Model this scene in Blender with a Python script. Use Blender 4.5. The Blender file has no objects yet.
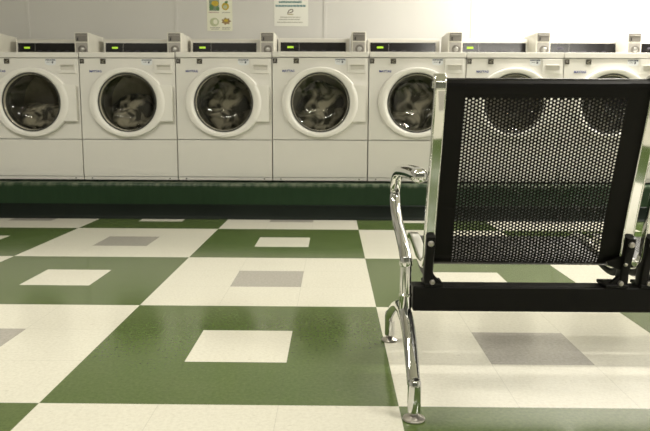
import bpy, bmesh, math, random
from mathutils import Vector, Matrix, noise
PI = math.pi
S = bpy.context.scene
C = S.collection

# ------------------------------------------------------------------ camera
cam_d = bpy.data.cameras.new('camera')
cam = bpy.data.objects.new('camera', cam_d); C.objects.link(cam)
cam_d.sensor_width = 36.0
cam_d.lens = 682.88 / 650 * 36.0
p_, y_, r_ = 0.14271, -0.01096, 0.00477
F = Vector((math.sin(y_) * math.cos(p_), math.cos(y_) * math.cos(p_), -math.sin(p_)))
Rt = Vector((math.cos(y_), -math.sin(y_), 0)); U = Rt.cross(F)
R2 = Rt * math.cos(r_) + U * math.sin(r_); U2 = -Rt * math.sin(r_) + U * math.cos(r_)
M = Matrix((R2, U2, -F)).transposed().to_4x4(); M.translation = Vector((0, 0, 0.7229))
cam.matrix_world = M
cam_d.clip_start = 0.02
cam_d.dof.use_dof = True; cam_d.dof.focus_distance = 2.3; cam_d.dof.aperture_fstop = 7.0
S.camera = cam

# ------------------------------------------------------------------ world and exposure
w = bpy.data.worlds.new('world'); S.world = w; w.use_nodes = True
w.node_tree.nodes['Background'].inputs[0].default_value = (1, .93, .78, 1)
w.node_tree.nodes['Background'].inputs[1].default_value = 0.15
S.view_settings.view_transform = 'Standard'; S.view_settings.look = 'None'
S.view_settings.gamma = 1; S.view_settings.use_curve_mapping = False
S.view_settings.exposure = 0.0

LAMP = (1.0, .957, .865)
# (x, y, z, length, power)  ceiling fixtures, each running along x
LIGHTS = [(-1.9, 2.1, 2.72, 2.4, 60), (2.6, .12, 2.72, 2.4, 122),
          (2.7, 4.75, 2.72, 2.4, 172), (1.3, -2.3, 2.72, 2.4, 22), (-1.5, -2.3, 2.72, 2.4, 34)]

# ------------------------------------------------------------------ materials
MATS = {}
def mat(name, col, rough=.5, metal=0., noise_amt=0., nscale=20., bump=0., bscale=80., coat=0., emit=None, ior=1.5):
    if name in MATS: return MATS[name]
    m = bpy.data.materials.new(name); m.use_nodes = True; MATS[name] = m
    nt = m.node_tree; b = nt.nodes['Principled BSDF']
    b.inputs['Base Color'].default_value = (*col, 1)
    b.inputs['Roughness'].default_value = rough; b.inputs['Metallic'].default_value = metal
    b.inputs['IOR'].default_value = ior; b.inputs['Coat Weight'].default_value = coat
    tc = nt.nodes.new('ShaderNodeTexCoord')
    if noise_amt:
        n = nt.nodes.new('ShaderNodeTexNoise'); n.inputs['Scale'].default_value = nscale; n.inputs['Detail'].default_value = 4
        nt.links.new(tc.outputs['Object'], n.inputs['Vector'])
        mx = nt.nodes.new('ShaderNodeMix'); mx.data_type = 'RGBA'
        mx.inputs[6].default_value = (*[c * (1 - noise_amt) for c in col], 1)
        mx.inputs[7].default_value = (*[min(1, c * (1 + noise_amt)) for c in col], 1)
        nt.links.new(n.outputs['Fac'], mx.inputs[0]); nt.links.new(mx.outputs[2], b.inputs['Base Color'])
    if bump:
        n = nt.nodes.new('ShaderNodeTexNoise'); n.inputs['Scale'].default_value = bscale
        nt.links.new(tc.outputs['Object'], n.inputs['Vector'])
        bp = nt.nodes.new('ShaderNodeBump'); bp.inputs['Strength'].default_value = bump; bp.inputs['Distance'].default_value = .002
        nt.links.new(n.outputs['Fac'], bp.inputs['Height']); nt.links.new(bp.outputs[0], b.inputs['Normal'])
    if emit:
        b.inputs['Emission Color'].default_value = (*emit[0], 1); b.inputs['Emission Strength'].default_value = emit[1]
    return m

wallm = mat('wall paint', (.67, .66, .64), .65, bump=.25, bscale=60, noise_amt=.02, nscale=3)
ceilm = mat('ceiling paint', (.72, .70, .63), .8, noise_amt=.03, nscale=5)
white = mat('white enamel', (.73, .715, .675), .28, noise_amt=.015, nscale=4)
darkwall = mat('dark wall paint', (.16, .17, .14), .6, noise_amt=.1, nscale=2)
whited = mat('white door plastic', (.78, .765, .72), .3, noise_amt=.01, nscale=5)
casing = mat('console plastic', (.62, .60, .55), .4, noise_amt=.02, nscale=9)
coinw = mat('coin box enamel', (.76, .74, .66), .35, noise_amt=.02, nscale=9)
coing = mat('coin plate steel', (.40, .38, .35), .38, .55, noise_amt=.15, nscale=60)
coinu = mat('coin slide steel', (.22, .205, .185), .42, .5, noise_amt=.15, nscale=60)
lockm = mat('lock steel', (.42, .41, .39), .38, 1.)
darkm = mat('dark plastic', (.02, .02, .02), .4, noise_amt=.1)
winm = mat('console window black', (.010, .009, .010), .16, noise_amt=.1, ior=1.42)
lcd = mat('green display', (.25, .5, .02), .4, emit=((.50, .72, .04), .62))
rubber = mat('grey rubber', (.05, .05, .045), .6, noise_amt=.1)
drumm = mat("drum steel", (.42, .40, .35), .38, .8, noise_amt=.15, nscale=30)
blue = mat('blue lettering', (.035, .05, .25), .5, noise_amt=.1)
navy = mat('dark lettering', (.04, .045, .08), .5, noise_amt=.1)
dimp = mat('dim print', (.05, .045, .06), .5, noise_amt=.1)
badge = mat('brown badge', (.030, .025, .014), .45, noise_amt=.2)
badgel = mat('badge mark', (.30, .28, .22), .5, noise_amt=.1)
paper = mat('sticker paper', (.72, .74, .76), .5, noise_amt=.03)
chrome = mat('chrome', (.74, .745, .75), .06, 1., noise_amt=.02, nscale=30)
chrome2 = mat('brushed chrome', (.72, .725, .70), .05, 1., noise_amt=.03, nscale=30)
padm = mat('glide steel', (.55, .52, .48), .3, .9, noise_amt=.1, nscale=50)
black = mat('black powder coat', (.006, .0055, .005), .42, noise_amt=.2, nscale=40, bump=.1, bscale=400, ior=1.28)
sheetm = mat('black sheet steel', (.005, .0045, .004), .36, noise_amt=.15, nscale=30, ior=1.25)
housing = mat('lamp housing', (.8, .8, .76), .5, noise_amt=.02)
tubem = mat('fluorescent tube', (.9, .9, .85), .5, emit=((1, .92, .74), 6.))

# glossy green paint of the plinth, scuffed
def green_paint():
    m = bpy.data.materials.new('green plinth paint'); m.use_nodes = True; nt = m.node_tree; L = nt.links
    b = nt.nodes['Principled BSDF']; tc = nt.nodes.new('ShaderNodeTexCoord')
    n = nt.nodes.new('ShaderNodeTexNoise'); n.inputs['Scale'].default_value = 9; n.inputs['Detail'].default_value = 8; n.inputs['Roughness'].default_value = .7
    mp = nt.nodes.new('ShaderNodeMapping'); mp.inputs['Scale'].default_value = (4, 1, .6)
    L.new(tc.outputs['Object'], mp.inputs[0]); L.new(mp.outputs[0], n.inputs['Vector'])
    r = nt.nodes.new('ShaderNodeValToRGB'); r.color_ramp.elements[0].position = .35; r.color_ramp.elements[1].position = .78
    r.color_ramp.elements[0].color = (.010, .030, .011, 1); r.color_ramp.elements[1].color = (.045, .08, .04, 1)
    e = r.color_ramp.elements.new(.74); e.color = (.014, .038, .015, 1)
    L.new(n.outputs['Fac'], r.inputs[0]); L.new(r.outputs[0], b.inputs['Base Color'])
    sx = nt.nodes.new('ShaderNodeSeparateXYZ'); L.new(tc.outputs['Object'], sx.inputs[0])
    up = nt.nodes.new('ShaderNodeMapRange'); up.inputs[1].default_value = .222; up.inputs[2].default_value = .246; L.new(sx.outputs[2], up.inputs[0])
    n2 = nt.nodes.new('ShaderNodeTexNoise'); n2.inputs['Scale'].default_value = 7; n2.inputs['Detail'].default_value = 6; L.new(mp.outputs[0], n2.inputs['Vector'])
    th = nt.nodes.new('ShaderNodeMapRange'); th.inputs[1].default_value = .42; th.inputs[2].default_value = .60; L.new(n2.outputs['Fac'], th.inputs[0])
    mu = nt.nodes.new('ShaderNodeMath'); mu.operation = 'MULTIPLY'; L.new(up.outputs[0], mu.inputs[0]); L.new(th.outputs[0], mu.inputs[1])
    wx_ = nt.nodes.new('ShaderNodeMix'); wx_.data_type = 'RGBA'; wx_.inputs[7].default_value = (.10, .12, .08, 1)  # paler patches: worn top edge, with light from above painted in
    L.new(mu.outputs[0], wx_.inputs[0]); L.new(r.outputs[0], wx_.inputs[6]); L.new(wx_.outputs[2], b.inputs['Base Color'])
    b.inputs['Roughness'].default_value = .38; b.inputs['IOR'].default_value = 1.35
    return m
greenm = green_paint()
cove = mat('black green cove rubber', (.006, .010, .007), .5, noise_amt=.2, nscale=12, ior=1.25)

def floor_mat():
    m = bpy.data.materials.new('vinyl tile floor'); m.use_nodes = True; nt = m.node_tree; L = nt.links
    b = nt.nodes['Principled BSDF']; tc = nt.nodes.new('ShaderNodeTexCoord')
    sep = nt.nodes.new('ShaderNodeSeparateXYZ'); L.new(tc.outputs['Object'], sep.inputs[0])
    def mt(op, a, b_=None, c_=None):
        n = nt.nodes.new('ShaderNodeMath'); n.operation = op
        for i, v in enumerate((a, b_, c_)):
            if v is None: continue
            if isinstance(v, (int, float)): n.inputs[i].default_value = v
            else: L.new(v, n.inputs[i])
        return n.outputs[0]
    T = .9144
    u = mt('DIVIDE', mt('SUBTRACT', sep.outputs[0], -.7434), T)
    v = mt('DIVIDE', mt('SUBTRACT', sep.outputs[1], 1.6436), T)
    par = mt('FLOORED_MODULO', mt('ADD', mt('FLOOR', u), mt('FLOOR', v)), 2)     # 0 green, 1 cream
    fu, fv = mt('FRACT', u), mt('FRACT', v)
    def inside(f): return mt('MULTIPLY', mt('GREATER_THAN', f, 1 / 3), mt('LESS_THAN', f, 2 / 3))
    inn = mt('MULTIPLY', inside(fu), inside(fv))
    def nz(scale, detail=3, rough=.6, stretch=None):
        n = nt.nodes.new('ShaderNodeTexNoise'); n.inputs['Scale'].default_value = scale; n.inputs['Detail'].default_value = detail
        n.inputs['Roughness'].default_value = rough
        if stretch:
            mp = nt.nodes.new('ShaderNodeMapping'); mp.inputs['Scale'].default_value = stretch
            L.new(tc.outputs['Object'], mp.inputs[0]); L.new(mp.outputs[0], n.inputs['Vector'])
        else: L.new(tc.outputs['Object'], n.inputs['Vector'])
        return n.outputs['Fac']
    sp = nz(95, 3, .7)
    def ramp(f, a, b_, p0=.3, p1=.7):
        r = nt.nodes.new('ShaderNodeValToRGB'); r.color_ramp.elements[0].position = p0; r.color_ramp.elements[1].position = p1
        r.color_ramp.elements[0].color = (*a, 1); r.color_ramp.elements[1].color = (*b_, 1); L.new(f, r.inputs[0]); return r.outputs[0]
    gre = ramp(sp, (.060, .098, .024), (.108, .154, .048))
    cre = ramp(sp, (.64, .615, .52), (.75, .73, .63), .25, .6)
    gry = ramp(sp, (.34, .32, .285), (.45, .43, .39))
    def mix(f, a, b_):
        x = nt.nodes.new('ShaderNodeMix'); x.data_type = 'RGBA'
        if isinstance(f, (int, float)): x.inputs[0].default_value = f
        else: L.new(f, x.inputs[0])
        for i, v_ in ((6, a), (7, b_)):
            if isinstance(v_, tuple): x.inputs[i].default_value = v_
            else: L.new(v_, x.inputs[i])
        return x.outputs[2]
    col = mix(inn, mix(par, gre, cre), mix(par, cre, gry))
    # seams between single tiles
    def seam(f):
        t = mt('FRACT', mt('MULTIPLY', f, 3)); return mt('LESS_THAN', mt('MINIMUM', t, mt('SUBTRACT', 1, t)), .0035)
    se = mt('MAXIMUM', seam(u), seam(v))
    col = mix(mt('MULTIPLY', se, .18), col, (.06, .06, .035, 1))
    # scuffs and wear
    sc = ramp(nz(34, 2, .5, (1, 2.2, 1)), (0, 0, 0), (1, 1, 1), .70, .735)
    col = mix(mt('MULTIPLY', sc, .22), col, (.20, .17, .11, 1))
    wr = ramp(nz(1.6, 5, .6), (0, 0, 0), (1, 1, 1), .45, .75)
    col = mix(mt('MULTIPLY', wr, .10), col, (.32, .28, .2, 1))
    L.new(col, b.inputs['Base Color'])
    ro = ramp(nz(3.2, 5, .6), (.12, .12, .12), (.16, .16, .16)); L.new(ro, b.inputs['Roughness'])
    b.inputs['IOR'].default_value = 1.5
    bp = nt.nodes.new('ShaderNodeBump'); bp.inputs['Strength'].default_value = .03; bp.inputs['Distance'].default_value = .002
    L.new(nz(7, 2), bp.inputs['Height']); L.new(bp.outputs[0], b.inputs['Normal'])
    return m

def glass_mat():
    m = bpy.data.materials.new('dark door glass'); m.use_nodes = True; nt = m.node_tree; L = nt.links
    nt.nodes.remove(nt.nodes['Principled BSDF']); out = nt.nodes['Material Output']
    tr = nt.nodes.new('ShaderNodeBsdfTransparent'); tr.inputs[0].default_value = (.88, .86, .80, 1)
    gl = nt.nodes.new('ShaderNodeBsdfGlossy'); gl.inputs['Roughness'].default_value = .05; gl.inputs[0].default_value = (.9, .9, .85, 1)
    fr = nt.nodes.new('ShaderNodeFresnel'); fr.inputs[0].default_value = 1.45
    tc = nt.nodes.new('ShaderNodeTexCoord'); n = nt.nodes.new('ShaderNodeTexNoise'); n.inputs['Scale'].default_value = 6
    L.new(tc.outputs['Object'], n.inputs['Vector'])
    mr = nt.nodes.new('ShaderNodeMapRange'); mr.inputs[3].default_value = .03; mr.inputs[4].default_value = .08
    L.new(n.outputs['Fac'], mr.inputs[0]); L.new(mr.outputs[0], gl.inputs['Roughness'])
    mx = nt.nodes.new('ShaderNodeMixShader'); L.new(fr.outputs[0], mx.inputs[0]); L.new(tr.outputs[0], mx.inputs[1]); L.new(gl.outputs[0], mx.inputs[2])
    L.new(mx.outputs[0], out.inputs[0])
    return m
glassm = glass_mat()

def cloth_mat(name, a, b_, scale):
    m = bpy.data.materials.new(name); m.use_nodes = True; nt = m.node_tree; L = nt.links
    b = nt.nodes['Principled BSDF']; b.inputs['Roughness'].default_value = .7
    tc = nt.nodes.new('ShaderNodeTexCoord'); n = nt.nodes.new('ShaderNodeTexNoise'); n.inputs['Scale'].default_value = scale; n.inputs['Distortion'].default_value = 1.2
    L.new(tc.outputs['Object'], n.inputs['Vector'])
    r = nt.nodes.new('ShaderNodeValToRGB'); r.color_ramp.elements[0].position = .42; r.color_ramp.elements[1].position = .6
    r.color_ramp.elements[0].color = (*a, 1); r.color_ramp.elements[1].color = (*b_, 1)
    L.new(n.outputs['Fac'], r.inputs[0]); L.new(r.outputs[0], b.inputs['Base Color'])
    return m

# ------------------------------------------------------------------ helpers
def obj(name, bm, m, parent=None, smooth=False, recalc=True, off=None):
    if off is not None: bmesh.ops.translate(bm, verts=bm.verts, vec=-Vector(off))
    if recalc: bmesh.ops.recalc_face_normals(bm, faces=bm.faces)
    me = bpy.data.meshes.new(name); bm.to_mesh(me); bm.free()
    for mm in (m if isinstance(m, (list, tuple)) else [m]): me.materials.append(mm)
    o = bpy.data.objects.new(name, me); C.objects.link(o)
    if smooth:
        for p in me.polygons: p.use_smooth = True
        try: me.set_sharp_from_angle(angle=math.radians(38))
        except Exception: pass
    if parent is not None: o.parent = parent
    return o
def tag(o, label, cat, group=None, kind=None):
    o['label'] = label; o['category'] = cat
    if group: o['group'] = group
    if kind: o['kind'] = kind
    return o
def thing(name, label, cat, loc=(0, 0, 0), group=None):
    o = bpy.data.objects.new(name, None); C.objects.link(o); o.location = loc; o.empty_display_size = .1
    return tag(o, label, cat, group)
def struct(name, bm, m, parent=None, **k):
    o = obj(name, bm, m, parent, **k)
    if parent is None: o['kind'] = 'structure'
    return o
def box(bm, x0, x1, y0, y1, z0, z1, bev=0., seg=2, mi=0):
    r = bmesh.ops.create_cube(bm, size=1.0)
    for v in r['verts']:
        v.co = Vector(((x0 + x1) / 2 + v.co.x * (x1 - x0), (y0 + y1) / 2 + v.co.y * (y1 - y0), (z0 + z1) / 2 + v.co.z * (z1 - z0)))
    fs = {f for v in r['verts'] for f in v.link_faces}
    for f in fs: f.material_index = mi
    if bev:
        es = list({e for v in r['verts'] for e in v.link_edges})
        bmesh.ops.bevel(bm, geom=es, offset=bev, segments=seg, affect='EDGES', profile=.5)
    return bm
def B(*a, **k): return box(bmesh.new(), *a, **k)
def cyl(bm, p0, p1, r0, r1=None, n=20, cap=True):
    p0, p1 = Vector(p0), Vector(p1); r1 = r0 if r1 is None else r1
    d = (p1 - p0).normalized(); a = d.orthogonal().normalized(); b = d.cross(a)
    v0 = [bm.verts.new(p0 + (a * math.cos(t) + b * math.sin(t)) * r0) for t in [2 * PI * i / n for i in range(n)]]
    v1 = [bm.verts.new(p1 + (a * math.cos(t) + b * math.sin(t)) * r1) for t in [2 * PI * i / n for i in range(n)]]
    for i in range(n): bm.faces.new((v0[i], v0[(i + 1) % n], v1[(i + 1) % n], v1[i]))
    if cap: bm.faces.new(v0[::-1]); bm.faces.new(v1)
    return bm
def lathe(bm, c, axis, prof, n=32):
    """prof = [(radius, distance along axis)]"""
    c = Vector(c); d = Vector(axis).normalized(); a = d.orthogonal().normalized(); b = d.cross(a); rings = []
    for r, h in prof:
        if r < 1e-6: rings.append([bm.verts.new(c + d * h)]); continue
        rings.append([bm.verts.new(c + d * h + (a * math.cos(2 * PI * i / n) + b * math.sin(2 * PI * i / n)) * r) for i in range(n)])
    for A, Bq in zip(rings, rings[1:]):
        for i in range(n):
            j = (i + 1) % n
            if len(A) == 1 and len(Bq) == 1: continue
            if len(A) == 1: bm.faces.new((A[0], Bq[i], Bq[j]))
            elif len(Bq) == 1: bm.faces.new((A[i], A[j], Bq[0]))
            else: bm.faces.new((A[i], A[j], Bq[j], Bq[i]))
    return bm
def spline(pts, n=8):
    pts = [Vector(p) for p in pts]; out = []
    P = [pts[0] * 2 - pts[1]] + pts + [pts[-1] * 2 - pts[-2]]
    for i in range(1, len(P) - 2):
        for k in range(n):
            t = k / n; a, b, c, d = P[i - 1], P[i], P[i + 1], P[i + 2]
            out.append(.5 * ((2 * b) + (c - a) * t + (2 * a - 5 * b + 4 * c - d) * t * t + (3 * b - a - 3 * c + d) * t ** 3))
    out.append(pts[-1]); return out
def sweep(bm, path, ru, rv, side=Vector((1, 0, 0)), n=16, cap=True, power=1.):
    """sweep an oval (ru along side, rv across) along path; ru/rv numbers or lists"""
    N = len(path); rings = []
    for i, p in enumerate(path):
        t = (path[min(i + 1, N - 1)] - path[max(i - 1, 0)]).normalized()
        u = (side - t * side.dot(t)).normalized(); v = t.cross(u)
        a = ru[i] if isinstance(ru, list) else ru; b = rv[i] if isinstance(rv, list) else rv
        ring = []
        for k in range(n):
            th = 2 * PI * (k + .5) / n; c, s = math.cos(th), math.sin(th)
            c = math.copysign(abs(c) ** power, c); s = math.copysign(abs(s) ** power, s)
            ring.append(bm.verts.new(p + u * a * c + v * b * s))
        rings.append(ring)
    for A, Bq in zip(rings, rings[1:]):
        for i in range(n): bm.faces.new((A[i], A[(i + 1) % n], Bq[(i + 1) % n], Bq[i]))
    if cap: bm.faces.new(rings[0][::-1]); bm.faces.new(rings[-1])
    return bm
def text_bm(s, size, loc, bold=0.):
    """lettering facing -y, centred at loc, as mesh"""
    cu = bpy.data.curves.new('t', 'FONT'); cu.body = s; cu.size = size; cu.align_x = 'CENTER'; cu.align_y = 'CENTER'
    cu.extrude = .0004; cu.offset = bold; cu.resolution_u = 2
    o = bpy.data.objects.new('t', cu); C.objects.link(o)
    dg = bpy.context.evaluated_depsgraph_get(); me = bpy.data.meshes.new_from_object(o.evaluated_get(dg))
    bm = bmesh.new(); bm.from_mesh(me); bpy.data.objects.remove(o); bpy.data.curves.remove(cu); bpy.data.meshes.remove(me)
    bmesh.ops.transform(bm, matrix=Matrix.Translation(loc) @ Matrix.Rotation(PI / 2, 4, 'X'), verts=bm.verts)
    return bm

# ------------------------------------------------------------------ room shell
X0, X1, Y0, Y1, H = -5.2, 5.6, -4.4, 5.75, 2.8
struct('floor', B(X0 - .1, X1 + .1, Y0 - .1, Y1 + .1, -.1, 0), floor_mat())
struct('ceiling', B(X0 - .1, X1 + .1, Y0 - .1, Y1 + .1, H, H + .1), ceilm)
struct('wall_north', B(X0 - .1, X1 + .1, Y1, Y1 + .1, 0, H), wallm)
struct('wall_south', B(X0 - .1, X1 + .1, Y0 - .1, Y0, 0, H), darkwall)
struct('wall_west', B(X0 - .1, X0, Y0, Y1, 0, H), wallm)
struct('wall_east', B(X1, X1 + .1, Y0, Y1, 0, H), wallm)
# plinth under the washers, with its cove base
bm = bmesh.new()
prof = [(4.82, 0), (4.82, .238), (4.824, .249), (4.834, .255), (5.748, .255), (5.748, 0)]
vs = [[bm.verts.new((x, y, z)) for y, z in prof] for x in (X0 + .003, X1 - .003)]
for i in range(len(prof)): j = (i + 1) % len(prof); bm.faces.new((vs[0][i], vs[0][j], vs[1][j], vs[1][i]))
bm.faces.new(vs[0]); bm.faces.new(vs[1][::-1])
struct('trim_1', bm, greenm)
bm = bmesh.new()
prof = [(4.8195, .001), (4.795, .001), (4.797, .006), (4.806, .014), (4.811, .024), (4.812, .100), (4.8195, .106)]
vs = [[bm.verts.new((x, y, z)) for y, z in prof] for x in (X0 + .003, X1 - .003)]
for i in range(len(prof)): j = (i + 1) % len(prof); bm.faces.new((vs[0][i], vs[0][j], vs[1][j], vs[1][i]))
bm.faces.new(vs[0]); bm.faces.new(vs[1][::-1])
struct('baseboard_north', bm, cove, smooth=True)
# joint mouldings between the wall panels
for i, x in enumerate((-3.73, -2.51, -1.29, -.07, 1.13, 2.36, 3.58)):
    bm = B(x - .013, x + .013, 5.7465, 5.75, .258, H - .002, bev=.0012, seg=1)
    for zz in (1.40, 1.52, 1.64): cyl(bm, (x + .02, 5.7496, zz), (x + .02, 5.746, zz), .0045, .003, n=8)
    struct('trim_%d' % (i + 2), bm, wallm)

# ------------------------------------------------------------------ ceiling lights
for i, (x, y, z, ln, pw) in enumerate(LIGHTS):
    where = ['over the seats, left', 'over the seats, right', 'beside the washers at the right',
             'at the rear of the room, right', 'at the rear of the room, left'][i]
    t = thing('ceiling_light', 'long white fluorescent ceiling light ' + where, 'light', (x, y, H), 'fluorescent ceiling lights')
    obj('housing', B(-ln / 2, ln / 2, -.09, .09, -.05, -.001, bev=.006), housing, t)
    for s in (-1, 1):
        bm = cyl(bmesh.new(), (-ln / 2 + .06, s * .045, -.062), (ln / 2 - .06, s * .045, -.062), .011, n=12)
        obj('tube', bm, tubem, t, smooth=True)
    for s in (-1, 1): obj('end_cap', B(s * (ln / 2 - .03) - .03, s * (ln / 2 - .03) + .03, -.08, .08, -.078, -.0505, bev=.004), housing, t)
    ld = bpy.data.lights.new('tube_light', 'AREA'); ld.shape = 'RECTANGLE'; ld.size = ln; ld.size_y = .14
    ld.energy = pw; ld.color = LAMP
    lo = bpy.data.objects.new('tube_light', ld); C.objects.link(lo); lo.location = (0, 0, -.085); lo.parent = t

# ------------------------------------------------------------------ washers
W = .343; ZG = .56                     # half width, height of the door centre
def rect_ring_pts(angs, x0, x1, z0, z1, cz):
    out = []
    for a in angs:
        c, s = math.cos(a), math.sin(a)
        tx = (x1 if c > 0 else x0) / c if abs(c) > 1e-9 else 1e9
        tz = ((z1 - cz) if s > 0 else (z0 - cz)) / s if abs(s) > 1e-9 else 1e9
        t = min(tx, tz); out.append((c * t, cz + s * t))
    return out
def make_washer(root, dcoin, lit=True):
    hw = .3395
    # feet
    for sx in (-1, 1):
        for yy in (.05, .72):
            bm = cyl(bmesh.new(), (sx * .28, yy, -.0115), (sx * .28, yy, -.006), .022, n=12); cyl(bm, (sx * .28, yy, -.008), (sx * .28, yy, .004), .008, n=8)
            obj('foot', bm, rubber, root)
    # cabinet shell, open at the front
    bm = bmesh.new()
    box(bm, -hw, -hw + .006, .022, .78, .003, .872); box(bm, hw - .006, hw, .022, .78, .003, .872)
    box(bm, -hw, hw, .774, .78, .003, .872); box(bm, -hw, hw, .022, .78, .001, .006)
    box(bm, -hw, hw, .022, .78, .866, .872)
    obj('cabinet', bm, white, root)
    # lid with bevelled front
    obj('top_cover', B(-hw, hw, -.004, .785, .8765, .9145, bev=.003), white, root)
    # kick flange, lower panel
    fl = obj('base_rail', B(-hw, hw, .004, .022, .001, .023, bev=.001), white, root)
    for s in (-1, 1): obj('screw', cyl(bmesh.new(), (s * .283, .004, .012), (s * .283, .001, .012), .005, .004, n=10), darkm, fl)
    obj('lower_panel', B(-hw, hw, 0, .022, .0260, .2925, bev=.002), white, root)
    # front panel with round opening
    bm = bmesh.new(); n = 72
    base = [2 * PI * i / n for i in range(n)]
    z0, z1 = .2975, .872
    for cx_, cz_ in ((hw, z1), (-hw, z1), (-hw, z0), (hw, z0)): base.append(math.atan2(cz_ - ZG, cx_) % (2 * PI))
    angs = sorted(set(round(a, 6) for a in base))
    outp = rect_ring_pts(angs, -hw, hw, z0, z1, ZG)
    N = len(angs)
    def ring(y, pts): return [bm.verts.new((x, y, z)) for x, z in pts]
    inn = [(.205 * math.cos(a), ZG + .205 * math.sin(a)) for a in angs]
    o1 = ring(.022, outp); o0 = ring(.0, outp); i0 = ring(.0, inn); i1 = ring(.022, inn)
    for A, Bq in ((o1, o0), (o0, i0), (i0, i1)):
        for i in range(N): bm.faces.new((A[i], A[(i + 1) % N], Bq[(i + 1) % N], Bq[i]))
    obj('front_panel', bm, white, root)
    # door
    bm = bmesh.new(); n = 96
    a_, b_ = .276, .248
    prof = [(0, -.003, -.012), (0, -.020, 0), (.0, -.030, .004), (.10, -.031, .0), (.16, -.034, 0), (.5, -.037, 0), (.88, -.035, 0), (.95, -.031, 0), (.99, -.022, 0), (1., -.002, 0)]
    rings = []
    for t, y, dr in prof:
        rr = []
        for k in range(n):
            th = 2 * PI * k / n; c, s = math.cos(th), math.sin(th)
            r0 = .208 + dr; r1 = 1 / math.sqrt((c / a_) ** 2 + (s / b_) ** 2)
            r = r0 + (r1 - r0) * t; rr.append(bm.verts.new((r * c, y, ZG + r * s)))
        rings.append(rr)
    for A, Bq in zip(rings, rings[1:]):
        for k in range(n): bm.faces.new((A[k], A[(k + 1) % n], Bq[(k + 1) % n], Bq[k]))
    door = obj('door', bm, whited, root, smooth=True)
    # pull plate at the right of the door
    bm = bmesh.new(); x0 = .215
    poly = [(x0, .424), (.318, .424), (.322, .428), (.322, .676), (.318, .684), (x0, .690)]
    f0 = [bm.verts.new((x, -.0345, z)) for x, z in poly]; f1 = [bm.verts.new((x, -.002, z)) for x, z in poly]
    bm.faces.new(f0); bm.faces.new(f1[::-1])
    for i in range(6): bm.faces.new((f0[i], f0[(i + 1) % 6], f1[(i + 1) % 6], f1[i]))
    bmesh.ops.bevel(bm, geom=[e for e in bm.edges if all(abs(v.co.y + .0345) < 1e-6 for v in e.verts)], offset=.004, segments=2, affect='EDGES')
    hd = obj('door_handle', bm, whited, door)
    obj('handle_edge_shade', B(.3222, .3262, -.024, -.003, .432, .672, bev=.001, seg=1), casing, hd)  # darker strip stands in for the shade down the plate's right edge
    # glass bowl
    bm = lathe(bmesh.new(), (0, 0, ZG), (0, 1, 0), [(.2085, -.026), (.204, -.0285), (.196, -.026), (.185, -.016), (.165, .004), (.14, .022), (.10, .038), (.05, .046), (0, .048)], n=64)
    g = obj('door_glass', bm, glassm, door, smooth=True)
    bm = lathe(bmesh.new(), (0, 0, ZG), (0, 1, 0), [(.2088, -.0255), (.2088, -.0305), (.205, -.032), (.2005, -.0305), (.1995, -.027)], n=64)
    obj('glass_rim', bm, rubber, door, smooth=True)
    # gasket and drum
    bm = lathe(bmesh.new(), (0, 0, ZG), (0, 1, 0), [(.2045, .004), (.2045, .03), (.198, .05), (.200, .07), (.205, .075)], n=48)
    obj('door_gasket', bm, rubber, root, smooth=True)
    bm = lathe(bmesh.new(), (0, 0, ZG), (0, 1, 0), [(.206, .078), (.262, .09), (.264, .45), (.20, .462), (0, .45)], n=48)
    dr = obj('drum', bm, drumm, root, smooth=True)
    for k in range(3):
        th = PI / 2 + .5 + 2 * PI * k / 3; c, s = math.cos(th), math.sin(th)
        bm = sweep(bmesh.new(), [Vector((c * .246, y, ZG + s * .246)) for y in (.11, .2, .3, .43)], .022, .026, side=Vector((c, 0, s)), n=10)
        obj('drum_paddle', bm, drumm, dr, smooth=True)
    # detergent drawer
    bm = bmesh.new()
    dx0, dx1, dz0, dz1 = .190, .3225, .767, .868; hx0, hx1, hz0, hz1 = .213, .309, .791, .829
    ch = -.009
    box(bm, dx0, dx1, ch, -.0005, hz1, dz1, bev=.002); box(bm, dx0, dx1, ch, -.0005, dz0, hz0, bev=.002)
    box(bm, dx0, hx0, ch, -.0005, hz0 - .002, hz1 + .002, bev=.0015); box(bm, hx1, dx1, ch, -.0005, hz0 - .002, hz1 + .002, bev=.0015)
    dw = obj('detergent_drawer', bm, white, root)
    obj('drawer_pull', B(hx0 - .001, hx1 + .001, -.003, -.0008, hz0 - .001, hz1 + .001), casing, dw)
    obj('pull_lip', B(hx0, hx1, -.017, -.004, hz1 - .008, hz1 - .0005, bev=.001, seg=1), casing, dw)
    # badges, wordmark, sticker
    o = obj('corner_badge', B(-.336, -.306, -.0025, -.0005, .834, .868), badge, root)
    bm = B(-.329, -.314, -.003, -.0024, .845, .848); box(bm, -.327, -.323, -.003, -.0024, .851, .861); box(bm, -.320, -.316, -.003, -.0024, .851, .861)
    obj('badge_mark', bm, coing, o)
    o = obj('energy_badge', B(-.190, -.152, -.0025, -.0005, .833, .868), badge, root)
    bm = bmesh.new()
    path = spline([(-.181, -.0026, .847), (-.172, -.0026, .850), (-.164, -.0026, .856), (-.159, -.0026, .860)], 4)
    sweep(bm, path, .0022, .0005, side=Vector((0, 0, 1)), n=6); box(bm, -.183, -.158, -.003, -.0024, .840, .8425)
    obj('badge_mark', bm, badgel, o)
    obj('wordmark', text_bm('MAYTAG', .0215, Vector((-.227, -.0012, .780)), .0006), blue, root, recalc=False)
    bm = bmesh.new()
    pts = [(.102, .868), (.102, .836)] + [(.141 + .039 * math.cos(t), .836 - .014 * math.sin(t)) for t in [PI - PI * k / 10 for k in range(1, 10)]] + [(.180, .836), (.180, .868)]
    f = [bm.verts.new((x, -.001, z)) for x, z in pts]; f2 = [bm.verts.new((x, -.0002, z)) for x, z in pts]
    bm.faces.new(f); bm.faces.new(f2[::-1])
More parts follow.
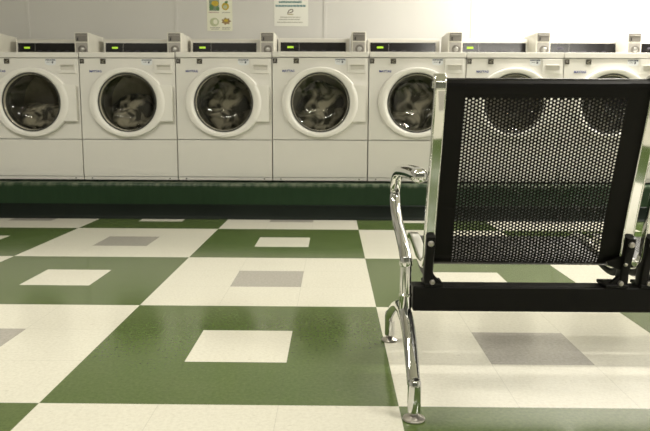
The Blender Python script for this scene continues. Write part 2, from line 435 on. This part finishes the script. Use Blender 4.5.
    for i in range(len(f)): bm.faces.new((f[i], f[(i + 1) % len(f)], f2[(i + 1) % len(f)], f2[i]))
    st = obj('sticker', bm, paper, root)
    bm = bmesh.new(); random.seed(4)
    x = .106
    while x < .172:
        wd = random.uniform(.004, .011); box(bm, x, min(x + wd, .177), -.0016, -.0011, .856, .865); x += wd + .0022
    obj('sticker_print', bm, navy, st)
    bm = cyl(bmesh.new(), (.155, -.0011, .842), (.155, -.0017, .842), .006, n=12); box(bm, .114, .142, -.0016, -.0011, .844, .8465); box(bm, .150, .163, -.0016, -.0011, .848, .851)
    obj('sticker_emblem', bm, navy, st)
    # console
    cy = .42
    bm = bmesh.new()
    pr = [(cy, .9052), (cy + .0115, 1.028), (cy + .016, 1.040), (cy + .03, 1.046), (.74, 1.046), (.76, .9052)]
    cx0, cx1 = -.331, .215
    vs = [[bm.verts.new((x, y, z)) for y, z in pr] for x in (cx0, cx1)]
    for i in range(len(pr)): j = (i + 1) % len(pr); bm.faces.new((vs[0][i], vs[0][j], vs[1][j], vs[1][i]))
    bm.faces.new(vs[0]); bm.faces.new(vs[1][::-1])
    con = obj('console', bm, casing, root); con.location.z = .010
    def fy(z): return cy + .0115 * (z - .9052) / .1228
    def panel(x0, x1, z0, z1, t0, t1):
        bm = bmesh.new(); q = []
        for t in (t0, t1): q.append([bm.verts.new((x, fy(z) - t, z)) for x, z in ((x0, z0), (x1, z0), (x1, z1), (x0, z1))])
        bm.faces.new(q[0]); bm.faces.new(q[1][::-1])
        for i in range(4): bm.faces.new((q[0][i], q[0][(i + 1) % 4], q[1][(i + 1) % 4], q[1][i]))
        return bm
    win = obj('control_window', panel(-.313, .186, .915, 1.013, .0005, .004), winm, con)
    if lit: obj('display', panel(-.262, -.214, .970, .984, .0042, .0052), lcd, win)
    obj('window_divider', panel(-.172, -.1705, .918, 1.010, .0042, .0050), coing, win)
    for k in range(4): obj('window_print', panel(-.150 + k * .075, -.115 + k * .075, .950, .955, .0042, .0047), dimp, win)
    # coin box
    r = .343 + dcoin; l = r - .106; y0 = .22; b0, b1 = .9052, 1.070
    cb = obj('coin_box', B(l, r, y0, .56, b0, b1, bev=.004), coinw, root); cb.location.z = .010
    up = obj('coin_slide_plate', B(l + .009, r - .009, y0 - .004, y0 - .0004, 1.004, b1 - .006, bev=.001, seg=1), coinu, cb)
    obj('coin_slot', B(l + .022, l + .031, y0 - .010, y0 - .0042, 1.010, 1.032, bev=.001, seg=1), darkm, up)
    obj('coin_slide', B(l + .014, r - .014, y0 - .009, y0 - .0042, 1.0465, 1.0515, bev=.001, seg=1), coing, up)
    lo = obj('lock_plate', B(l + .009, r - .009, y0 - .004, y0 - .0004, .908, .994, bev=.001, seg=1), coing, cb)
    cx = l + .058
    bm = lathe(bmesh.new(), (cx, y0 - .004, .945), (0, -1, 0), [(.032, 0), (.032, .004), (.026, .006), (.0255, .0025), (.0, .0025)], n=24)
    lk = obj('lock_collar', bm, coinu, lo, smooth=True)
    bm = lathe(bmesh.new(), (cx, y0 - .004, .945), (0, -1, 0), [(.017, .0028), (.017, .010), (.014, .012), (0, .012)], n=20)
    obj('lock_cylinder', bm, lockm, lk, smooth=True)

def unlit_display(me):
    m2 = me.copy(); m2.materials.clear(); m2.materials.append(dimp); return m2
edges = [-1.806 + .6858 * i for i in range(-2, 7)]
coin = [0, 0, .0, .0, -.012, .01, -.033, -.055, 0]
place = ['at the left edge, only its coin box showing', 'leftmost with its door in view', 'second from the left',
         'third from the left', 'just left of the one half hidden by the seat',
         'half hidden behind the chrome edge of the seat', 'behind the left half of the perforated seat back',
         'behind the right half of the perforated seat back', 'beyond the right end of the seat back']
extra = ['white coin-operated washer standing', 'white front-load washer with low dark laundry,',
         'white front-load washer with low dark laundry,',
         'white washer with dark laundry inside,', 'white washer with grey laundry inside,',
         'white washer with pale laundry inside,', 'white washer with grey control window,',
         'brightly lit white washer', 'white front-load washer standing']
def copy_tree(o, parent=None):
    c = o.copy(); C.objects.link(c)
    if parent is not None: c.parent = parent
    for ch in list(o.children): copy_tree(ch, c)
    return c
proto = None; washers = []
for i, e in enumerate(edges):
    loc = (e + .3429, 4.93, .267)
    lab = extra[i] + ' ' + place[i]
    if proto is None:
        o = thing('washing_machine', lab, 'washing machine', loc, 'white front-load washers on the green plinth'); make_washer(o, 0.); proto = o
    else:
        o = copy_tree(proto); o.location = loc; o['label'] = lab
    washers.append(o)
for o, d in zip(washers, coin):       # coin boxes sit at slightly different spots
    for ch in o.children:
        if ch.name.startswith('coin_box'): ch.location.x += d
        if ch.name.startswith('console') and o in washers[:4]:
            k = (.93, .93, .947, .975)[washers.index(o)]; ch.scale.x = k; ch.location.x = .215 * (1 - k)
for o, k in zip(washers, (.988, .988, .990, .994)): o.scale.z = k
for o in washers[7:]:                  # these windows show no lit digits
    for con in o.children:
        for win in con.children:
            for dsp in win.children:
                if dsp.name.startswith('display'): dsp.data = unlit_display(dsp.data)
if True:
    bpy.context.view_layer.update()

# laundry inside the drums
cl1 = cloth_mat('dark laundry cloth', (.03, .03, .025), (.46, .44, .36), 9)
cl2 = cloth_mat('grey laundry cloth', (.04, .04, .032), (.62, .60, .50), 8)
cl3 = cloth_mat('pale laundry cloth', (.045, .045, .035), (.62, .60, .52), 7)
def laundry(i, m, seed, label, hgt):
    bm = bmesh.new(); bmesh.ops.create_icosphere(bm, subdivisions=5, radius=1)
    for v in bm.verts:
        d = v.co.normalized(); q = d * 1.6 + Vector((seed * 7.3, 0, seed))
        rdg = 1 - abs(noise.noise(q * 1.7)) * 2.2
        f = 1 + .20 * noise.noise(q) + .13 * rdg * noise.noise(q * .8 + Vector((3, 1, 2)))
        v.co = Vector((d.x * .185 * f, d.y * .12 * f, d.z * hgt * f))
        r = math.hypot(v.co.x, v.co.z + hgt * .75 - .245 + .0)
    wx = washers[i].location
    for v in bm.verts:     # rest in the round drum
        v.co.z += -.235 + hgt
        r = math.hypot(v.co.x, v.co.z)
        if r > .238: s = .238 / r; v.co.x *= s; v.co.z *= s
        v.co.y = max(-.10, min(.13, v.co.y))
    o = obj('laundry', bm, m, smooth=True); o.location = (wx.x, wx.y + .205, wx.z + ZG)
    tag(o, label, 'laundry', kind='stuff')
laundry(1, cl1, 9, 'dark laundry low in the drum of the leftmost washer', .12)
laundry(2, cl1, 4, 'dark laundry low in the drum of the second washer from the left', .15)
laundry(3, cl1, 1, 'dark wet laundry piled behind the glass of the washer below the fruit poster', .205)
laundry(4, cl2, 2, 'grey laundry heaped in the washer below the notice with teal lettering', .195)
laundry(5, cl3, 5, 'pale and dark laundry tumbled in the washer half hidden by the seat', .20)

# ------------------------------------------------------------------ posters on the wall
def strips(bm, x0, x1, z, h, y, seed, lo=.006, hi=.016, gap=.003):
    random.seed(seed); x = x0
    while x < x1 - .003:
        wd = random.uniform(lo, hi); box(bm, x, min(x + wd, x1), y - .0006, y, z - h / 2, z + h / 2); x += wd + gap
    return bm
yw = 5.7494
pp = mat('poster paper', (.82, .82, .68), .5, noise_amt=.02, nscale=6)
t = thing('poster', 'small portrait wall poster with four fruit and plant pictures in a grid', 'poster', (-.932, yw, 1.421))
obj('sheet', B(-.104, .104, -.0012, 0, 0, .279), pp, t)
yel = mat('poster yellow', (.55, .40, .03), .5, noise_amt=.35, nscale=45); grn = mat('poster green', (.10, .22, .08), .5, noise_amt=.3, nscale=40)
tea = mat('poster teal', (.20, .27, .18), .5, noise_amt=.2, nscale=40); brn = mat('poster brown', (.30, .20, .08), .5, noise_amt=.3, nscale=40)
pyel = mat('poster pale green', (.50, .54, .33), .5, noise_amt=.25, nscale=35); prn = mat('poster grey print', (.40, .39, .33), .6, noise_amt=.1)
pnk = mat('poster pink print', (.45, .28, .28), .6, noise_amt=.1)
def picture(parts, name='picture'):
    first = None
    for bm, m in parts:
        o = obj(name if first is None else 'picture_detail', bm, m, first or t)
        first = first or o
yy = -.0013
def disc(x, z, rx, rz, k=1, rot=0, n=18, star=0):
    bm = bmesh.new(); f = []
    for i in range(n):
        a = 2 * PI * i / n; r = 1 - star * (i % 2)
        px, pz = rx * r * math.cos(a), rz * r * math.sin(a)
        f.append((x + px * math.cos(rot) - pz * math.sin(rot), z - .018 + px * math.sin(rot) + pz * math.cos(rot)))
    a = [bm.verts.new((p[0], yy - .0006 * k, p[1])) for p in f]; b = [bm.verts.new((p[0], yy - .0006 * (k - 1) - .0001, p[1])) for p in f]
    bm.faces.new(a); bm.faces.new(b[::-1])
    for i in range(n): bm.faces.new((a[i], a[(i + 1) % n], b[(i + 1) % n], b[i]))
    return bm
picture([(B(-.084, -.004, yy - .0006, yy, .160, .246), tea), (disc(-.036, .235, .030, .022, 2), yel), (disc(-.014, .195, .014, .016, 2), grn), (disc(-.066, .205, .018, .024, 2), grn)])
picture([(disc(.048, .212, .030, .030, 1), yel), (disc(.046, .208, .017, .016, 2), pyel), (disc(.056, .245, .014, .010, 2, .5), grn)])
picture([(disc(-.044, .088, .038, .034, 1), pyel), (disc(-.036, .090, .018, .020, 2), pp)])
picture([(disc(.052, .095, .042, .030, 1, 0, 14, .3), brn), (disc(.052, .100, .016, .010, 2), yel)])
for (x0, x1, z, m, sd) in ((-.09, 0, .146, pnk, 3), (.02, .09, .146, prn, 4), (-.08, 0, .026, prn, 5), (.02, .09, .026, prn, 6), (.02, .08, .014, prn, 7), (-.07, -.01, .014, prn, 9)):
    obj('caption', strips(bmesh.new(), x0, x1, z, .007, yy, sd), m, t)
t = thing('poster', 'pale landscape notice on the wall with teal heading lines and small emblem', 'poster', (-.347, yw, 1.461))
obj('sheet', B(-.139, .139, -.0012, 0, 0, .216), mat('notice paper', (.86, .86, .80), .5, noise_amt=.02, nscale=6), t)
tl = mat('notice teal', (.13, .26, .27), .5, noise_amt=.1)
obj('heading', strips(bmesh.new(), -.100, .085, .190, .015, yy, 11, .008, .02, .002), tl, t)
obj('heading', strips(bmesh.new(), -.128, .118, .160, .015, yy, 12, .01, .03, .003), tl, t)
bm = bmesh.new()
sweep(bm, spline([(-.03, yy - .0003, .098), (-.018, yy - .0003, .122), (.004, yy - .0003, .132), (.016, yy - .0003, .122), (.002, yy - .0003, .110), (-.018, yy - .0003, .104)], 5), .0045, .0004, side=Vector((0, 0, 1)), n=6)
e = obj('emblem', bm, mat('emblem ink', (.18, .15, .12), .5, noise_amt=.1), t)
obj('emblem_base', B(-.030, .018, yy - .0006, yy, .090, .097), mat('emblem gold', (.45, .40, .22), .5, noise_amt=.1), e)
for z, a, b, sd in ((.070, -.09, .075, 13), (.052, -.10, .075, 14), (.030, -.115, .095, 15)):
    obj('small_print', strips(bmesh.new(), a, b, z, .007, yy, sd), prn, t)

# ------------------------------------------------------------------ beam seating
OFF = Vector((.2, 1.84, 0))
bench = thing('beam_seating', 'chrome and black perforated steel waiting seat on a beam, seen from behind', 'bench', OFF)
def bo(name, bm, m, parent=bench, **k): return obj(name, bm, m, parent, off=OFF, **k)
NS = 3; PITCH = .579; XL = .245; WID = .553
XE = XL + PITCH * (NS - 1) + WID + .045        # far end
bo('beam', B(.219, XE - .005, 1.797, 1.857, .204, .273, bev=.004), black)

def YZ(pts, x): return [Vector((x, y, z)) for y, z in pts]
def end_leg(x):
    def taper(p, a, b):
        return [a + (b - a) * min(1, abs(q.y - p[0].y) / abs(p[-1].y - p[0].y)) for q in p]
    p = spline(YZ([(1.85, .196), (1.80, .195), (1.745, .184), (1.69, .163), (1.645, .134), (1.61, .108), (1.584, .084)], x), 6)
    r = taper(p, .0195, .0165); leg = bo('leg', sweep(bmesh.new(), p, r, r, n=18), chrome, smooth=True)
    p = spline([Vector((x - dx_, y, z)) for dx_, y, z in [(0, 1.80, .190), (0, 1.86, .190), (.001, 1.93, .182), (.003, 2.00, .162), (.006, 2.06, .136), (.009, 2.11, .108), (.010, 2.145, .082)]], 6)
    r = taper(p, .0195, .017); t1 = bo('leg', sweep(bmesh.new(), p, r, r, n=18), chrome, smooth=True)
    xe = x
    for lg, yf in ((leg, 1.568), (t1, 2.160)):
        x = xe if yf < 1.8 else xe - .010
        bm = lathe(bmesh.new(), (x, yf, 0), (0, 0, 1), [(.0, .018), (.0140, .018), (.0158, .022), (.0166, .085), (.0155, .096), (.0115, .102), (0, .103)], n=24)
        bo('leg_tip', bm, chrome, lg, smooth=True)
        bm = lathe(bmesh.new(), (x, yf, 0), (0, 0, 1), [(0, .0005), (.026, .0005), (.0275, .003), (.026, .006), (.012, .0125), (.006, .014), (.006, .019), (0, .0192)], n=28)
        bo('foot_glide', bm, padm, lg, smooth=True)
    x = xe
    # post
    bm = lathe(bmesh.new(), (x, 1.812, 0), (0, 0, 1), [(0, .176), (.0145, .176), (.0165, .190), (.0165, .242), (.018, .244), (.018, .249), (.0155, .251), (.015, .325), (.0175, .328), (.018, .342), (.016, .350), (0, .352)], n=24)
    bo('post', bm, chrome, smooth=True)
    # arm
    path = spline(YZ([(1.812, .340), (1.860, .362), (1.955, .385), (2.06, .405), (2.140, .434), (2.178, .470), (2.172, .510), (2.11, .546), (2.00, .568), (1.88, .578), (1.76, .585), (1.66, .589), (1.555, .591)], x), 6)
    n = len(path); rr = [.0165 + .0020 * max(0, min(1, (2.2 - p.y) / .3)) * (p.z > .45) for p in path]
    for i, d in enumerate((.009, .0155, .0178)): rr[n - 1 - i] = d
    path[-2] = path[-1] + (path[-2] - path[-1]).normalized() * .004; path[-3] = path[-1] + (path[-3] - path[-1]).normalized() * .010
    bo('armrest', sweep(bmesh.new(), path, rr, rr, n=20), chrome, smooth=True)
end_leg(.2); end_leg(XE)

# the side profile shared by sheet and side frames (y, z), from the rolled top down and forward
PROF = spline([Vector((0, y, z)) for y, z in [(1.728, .790), (1.722, .808), (1.706, .819), (1.690, .814), (1.686, .800), (1.690, .780), (1.715, .690), (1.742, .600), (1.770, .510), (1.792, .430), (1.801, .384),
                                              (1.811, .352), (1.834, .330), (1.875, .322), (1.94, .327), (2.02, .338), (2.10, .350), (2.155, .350), (2.19, .340), (2.205, .322)]], 10)
L_ = [0.]
for a, b in zip(PROF, PROF[1:]): L_.append(L_[-1] + (b - a).length)
def pos(s):
    s = max(0, min(L_[-1], s))
    import bisect
    i = max(0, min(len(L_) - 2, bisect.bisect_right(L_, s) - 1)); t = (s - L_[i]) / max(1e-9, L_[i + 1] - L_[i])
    p = PROF[i].lerp(PROF[i + 1], t); return p.y, p.z
TOT = L_[-1]
def s_at(pred):
    for i, p in enumerate(PROF):
        if pred(p): return L_[i]
sT = s_at(lambda p: p.y < 1.705 and p.z < .777)        # first row of holes
sB = s_at(lambda p: p.y > 1.824 and p.z < .345)          # last row near the bend
def perf_sheet(x0, x1, hx0, hx1):
    """sheet with staggered round holes as real geometry"""
    bm = bmesh.new(); vp = .00903; dx = .00862; hr = .0029
    def V(x, s): y, z = pos(s); return bm.verts.new((x, y, z))
    ncol = int((hx1 - hx0) / dx)
    ncol -= ncol % 2
    X0_ = hx0; X1_ = hx0 + ncol * dx
    sections = [(sT, sB), (sB + .03, TOT - .07)]
    # solid bands
    def band(xa, xb, sa, sb, ds=.008):
        n = max(1, int((sb - sa) / ds)); prev = None
        for i in range(n + 1):
            s = sa + (sb - sa) * i / n; cur = (V(xa, s), V(xb, s))
            if prev: bm.faces.new((prev[0], prev[1], cur[1], cur[0]))
            prev = cur
    marks = []
    for sa, sb in sections:
        rows = int((sb - sa) / vp); marks.append((sa, sa + rows * vp, rows))
    cur = 0.
    for sa, sb, rows in marks: band(X0_, X1_, cur, sa); cur = sb
    band(X0_, X1_, cur, TOT)
    band(x0, X0_, 0, TOT); band(X1_, x1, 0, TOT)
    # holes: columns of width dx, each cell vp tall, odd columns staggered by half
    for sa, sb, rows in marks:
        for c in range(ncol):
            xc = X0_ + (c + .5) * dx; odd = c % 2
            offs = .5 * vp if odd else 0
            nr = rows - 1 if odd else rows
            if odd:
                for (q0, q1) in ((sa, sa + .5 * vp), (sb - .5 * vp, sb)):
                    bm.faces.new((V(xc - dx / 2, q0), V(xc + dx / 2, q0), V(xc + dx / 2, q1), V(xc - dx / 2, q1)))
            for r in range(nr):
                sc = sa + offs + (r + .5) * vp
                inn = []; out = []
                for k in range(12):
                    a = 2 * PI * k / 12 + PI / 12; ca, sa_ = math.cos(a), math.sin(a)
                    inn.append(V(xc + hr * ca, sc + hr * sa_))
                    t = min((dx / 2) / abs(ca) if abs(ca) > 1e-6 else 9, (vp / 2) / abs(sa_) if abs(sa_) > 1e-6 else 9)
                    out.append(V(xc + t * ca, sc + t * sa_))
                cor = {}
                for sx in (-1, 1):
                    for sy in (-1, 1): cor[(sx, sy)] = V(xc + sx * dx / 2, sc + sy * vp / 2)
                for k in range(12):
                    j = (k + 1) % 12
                    bm.faces.new((inn[k], out[k], out[j], inn[j]))
                    a0 = 2 * PI * k / 12 + PI / 12; a1 = a0 + PI / 6
                    for (sx, sy) in cor:
                        ac = math.atan2(sy * vp, sx * dx) % (2 * PI)
                        for ac_ in (ac, ac + 2 * PI):
                            if a0 < ac_ < a1:
                                bm.faces.new((out[k], cor[(sx, sy)], out[j]))
    bmesh.ops.remove_doubles(bm, verts=bm.verts, dist=.00002)
    return bm
TW = .25
def flat_bar(path, a, b, r=.005, tw=0.):
    bm = bmesh.new(); sec = []
    for cx, cz, t0 in ((a - r, b - r, 0), (-a + r, b - r, 90), (-a + r, -b + r, 180), (a - r, -b + r, 270)):
        for k in range(5): t = math.radians(t0 + 90 * k / 4); sec.append((cx + r * math.cos(t), cz + r * math.sin(t)))
    rings = []
    for i, p in enumerate(path):
        t = (path[min(i + 1, len(path) - 1)] - path[max(i - 1, 0)]).normalized(); u = Vector((1, 0, 0)); v = t.cross(u); u, v = u * math.cos(tw) + v * math.sin(tw), v * math.cos(tw) - u * math.sin(tw)
        rings.append([bm.verts.new(p + u * q[0] + v * q[1]) for q in sec])
    n = len(sec)
    for A, Bq in zip(rings, rings[1:]):
        for i in range(n): bm.faces.new((A[i], A[(i + 1) % n], Bq[(i + 1) % n], Bq[i]))
    bm.faces.new(rings[0][::-1]); bm.faces.new(rings[-1]); return bm
shared = {}
for k in range(NS):
    xl = XL + PITCH * k; xr = xl + WID
    def bk(name, fn, m, parent=None, thick=0, weighted=False, **kw):
        par = parent or bench
        if name in shared and k > 0:
            o = shared[name].copy(); C.objects.link(o); o.parent = par; o.location = (PITCH * k, 0, 0) if par is bench else (0, 0, 0); return o
        o = obj(name.split('#')[0], fn(), m, par, off=OFF, **kw); shared[name] = o
        if weighted: md = o.modifiers.new('shading', 'WEIGHTED_NORMAL'); md.keep_sharp = False; md.weight = 90
        if thick:
            md = o.modifiers.new('thickness', 'SOLIDIFY'); md.thickness = thick; md.offset = 0
        return o
    sheet = bk('seat_shell', lambda: perf_sheet(xl + .022, xr - .022, .3205, .721), sheetm, thick=.0016)
    def hem():
        bm = bmesh.new()
        y, z = pos(0); sweep(bm, [Vector((xl + .023, y, z)), Vector((xr - .023, y, z))], .005, .005, side=Vector((0, 1, 0)), n=10)
        y, z = pos(TOT); sweep(bm, [Vector((xl + .023, y, z)), Vector((xr - .023, y, z))], .005, .005, side=Vector((0, 1, 0)), n=10); return bm
    bk('edge_roll', hem, sheetm, sheet if k == 0 else sheet, smooth=True)
    for si, x in enumerate((xl + .0145, xr - .0145)):
        fr = bk('side_frame#%d' % si, lambda: flat_bar([Vector((x, p.y, p.z)) for p in PROF[4:]], .0150, .0120, tw=(.0, TW)[si]), chrome2, smooth=True, weighted=True)
        # black bracket carrying the frame on the beam
        ins = 1 if si == 0 else -1
        def br():
            bm = bmesh.new()
            sweep(bm, spline(YZ([(1.776, .415), (1.784, .385), (1.800, .345), (1.812, .31), (1.815, .272)], x), 5), [.0125] * 21, [.012, .0125, .013, .0135, .014] + [.018] * 11 + [.020] * 5, n=14, power=.5)
            # forward web under the seat
            sweep(bm, spline(YZ([(1.812, .335), (1.85, .305), (1.90, .300), (1.98, .312)], x), 4), .010, .010, n=12, power=.6)
            return bm
        b1 = bk('bracket#%d' % si, br, black, smooth=True)
        def flange():
            bm = bmesh.new()
            xa, xb = (x - .012, x + .040) if ins > 0 else (x - .050, x + .012)
            box(bm, xa, xb, 1.792, 1.862, .2732, .283, bev=.003)
            # gusset sloping from the upright down to the flange
            tip = x + ins * .036; pts = [(x + ins * .008, .330), (x + ins * .014, .305), (tip, .283), (x + ins * .008, .283)]
            f = [bm.verts.new((px, 1.798, pz)) for px, pz in pts]; g = [bm.verts.new((px, 1.812, pz)) for px, pz in pts]
            bm.faces.new(f); bm.faces.new(g[::-1])
            for i in range(4): bm.faces.new((f[i], f[(i + 1) % 4], g[(i + 1) % 4], g[i]))
            return bm
        bk('bracket_flange#%d' % si, flange, black, b1)
        def ear():
            bm = bmesh.new()
            pts = [(x + ins * .006, .362), (x + ins * .050, .344), (x + ins * .046, .336), (x + ins * .024, .326), (x + ins * .006, .322)]
            f = [bm.verts.new((px, 1.797, pz)) for px, pz in pts]; g = [bm.verts.new((px, 1.806, pz)) for px, pz in pts]
            bm.faces.new(f); bm.faces.new(g[::-1])
            for i in range(5): bm.faces.new((f[i], f[(i + 1) % 5], g[(i + 1) % 5], g[i]))
            return bm
        if si == 1: bk('bracket_ear#%d' % si, ear, black, b1)
        for bi, (bx, by, bz, rr) in enumerate([(x, 1.768, .396, .0085), (x + ins * .004, 1.788, .340, .006), (x + ins * .010, 1.796, .286, .0075)]):
            if si == 0 and bi == 1: continue
            bk('bolt#%d%d' % (si, bi), lambda: lathe(bmesh.new(), (bx, by, bz), (0, -1, 0), [(rr, -.006), (rr, .003), (rr * .8, .006), (rr * .35, .0075), (0, .0078)], n=16), padm, b1, smooth=True)
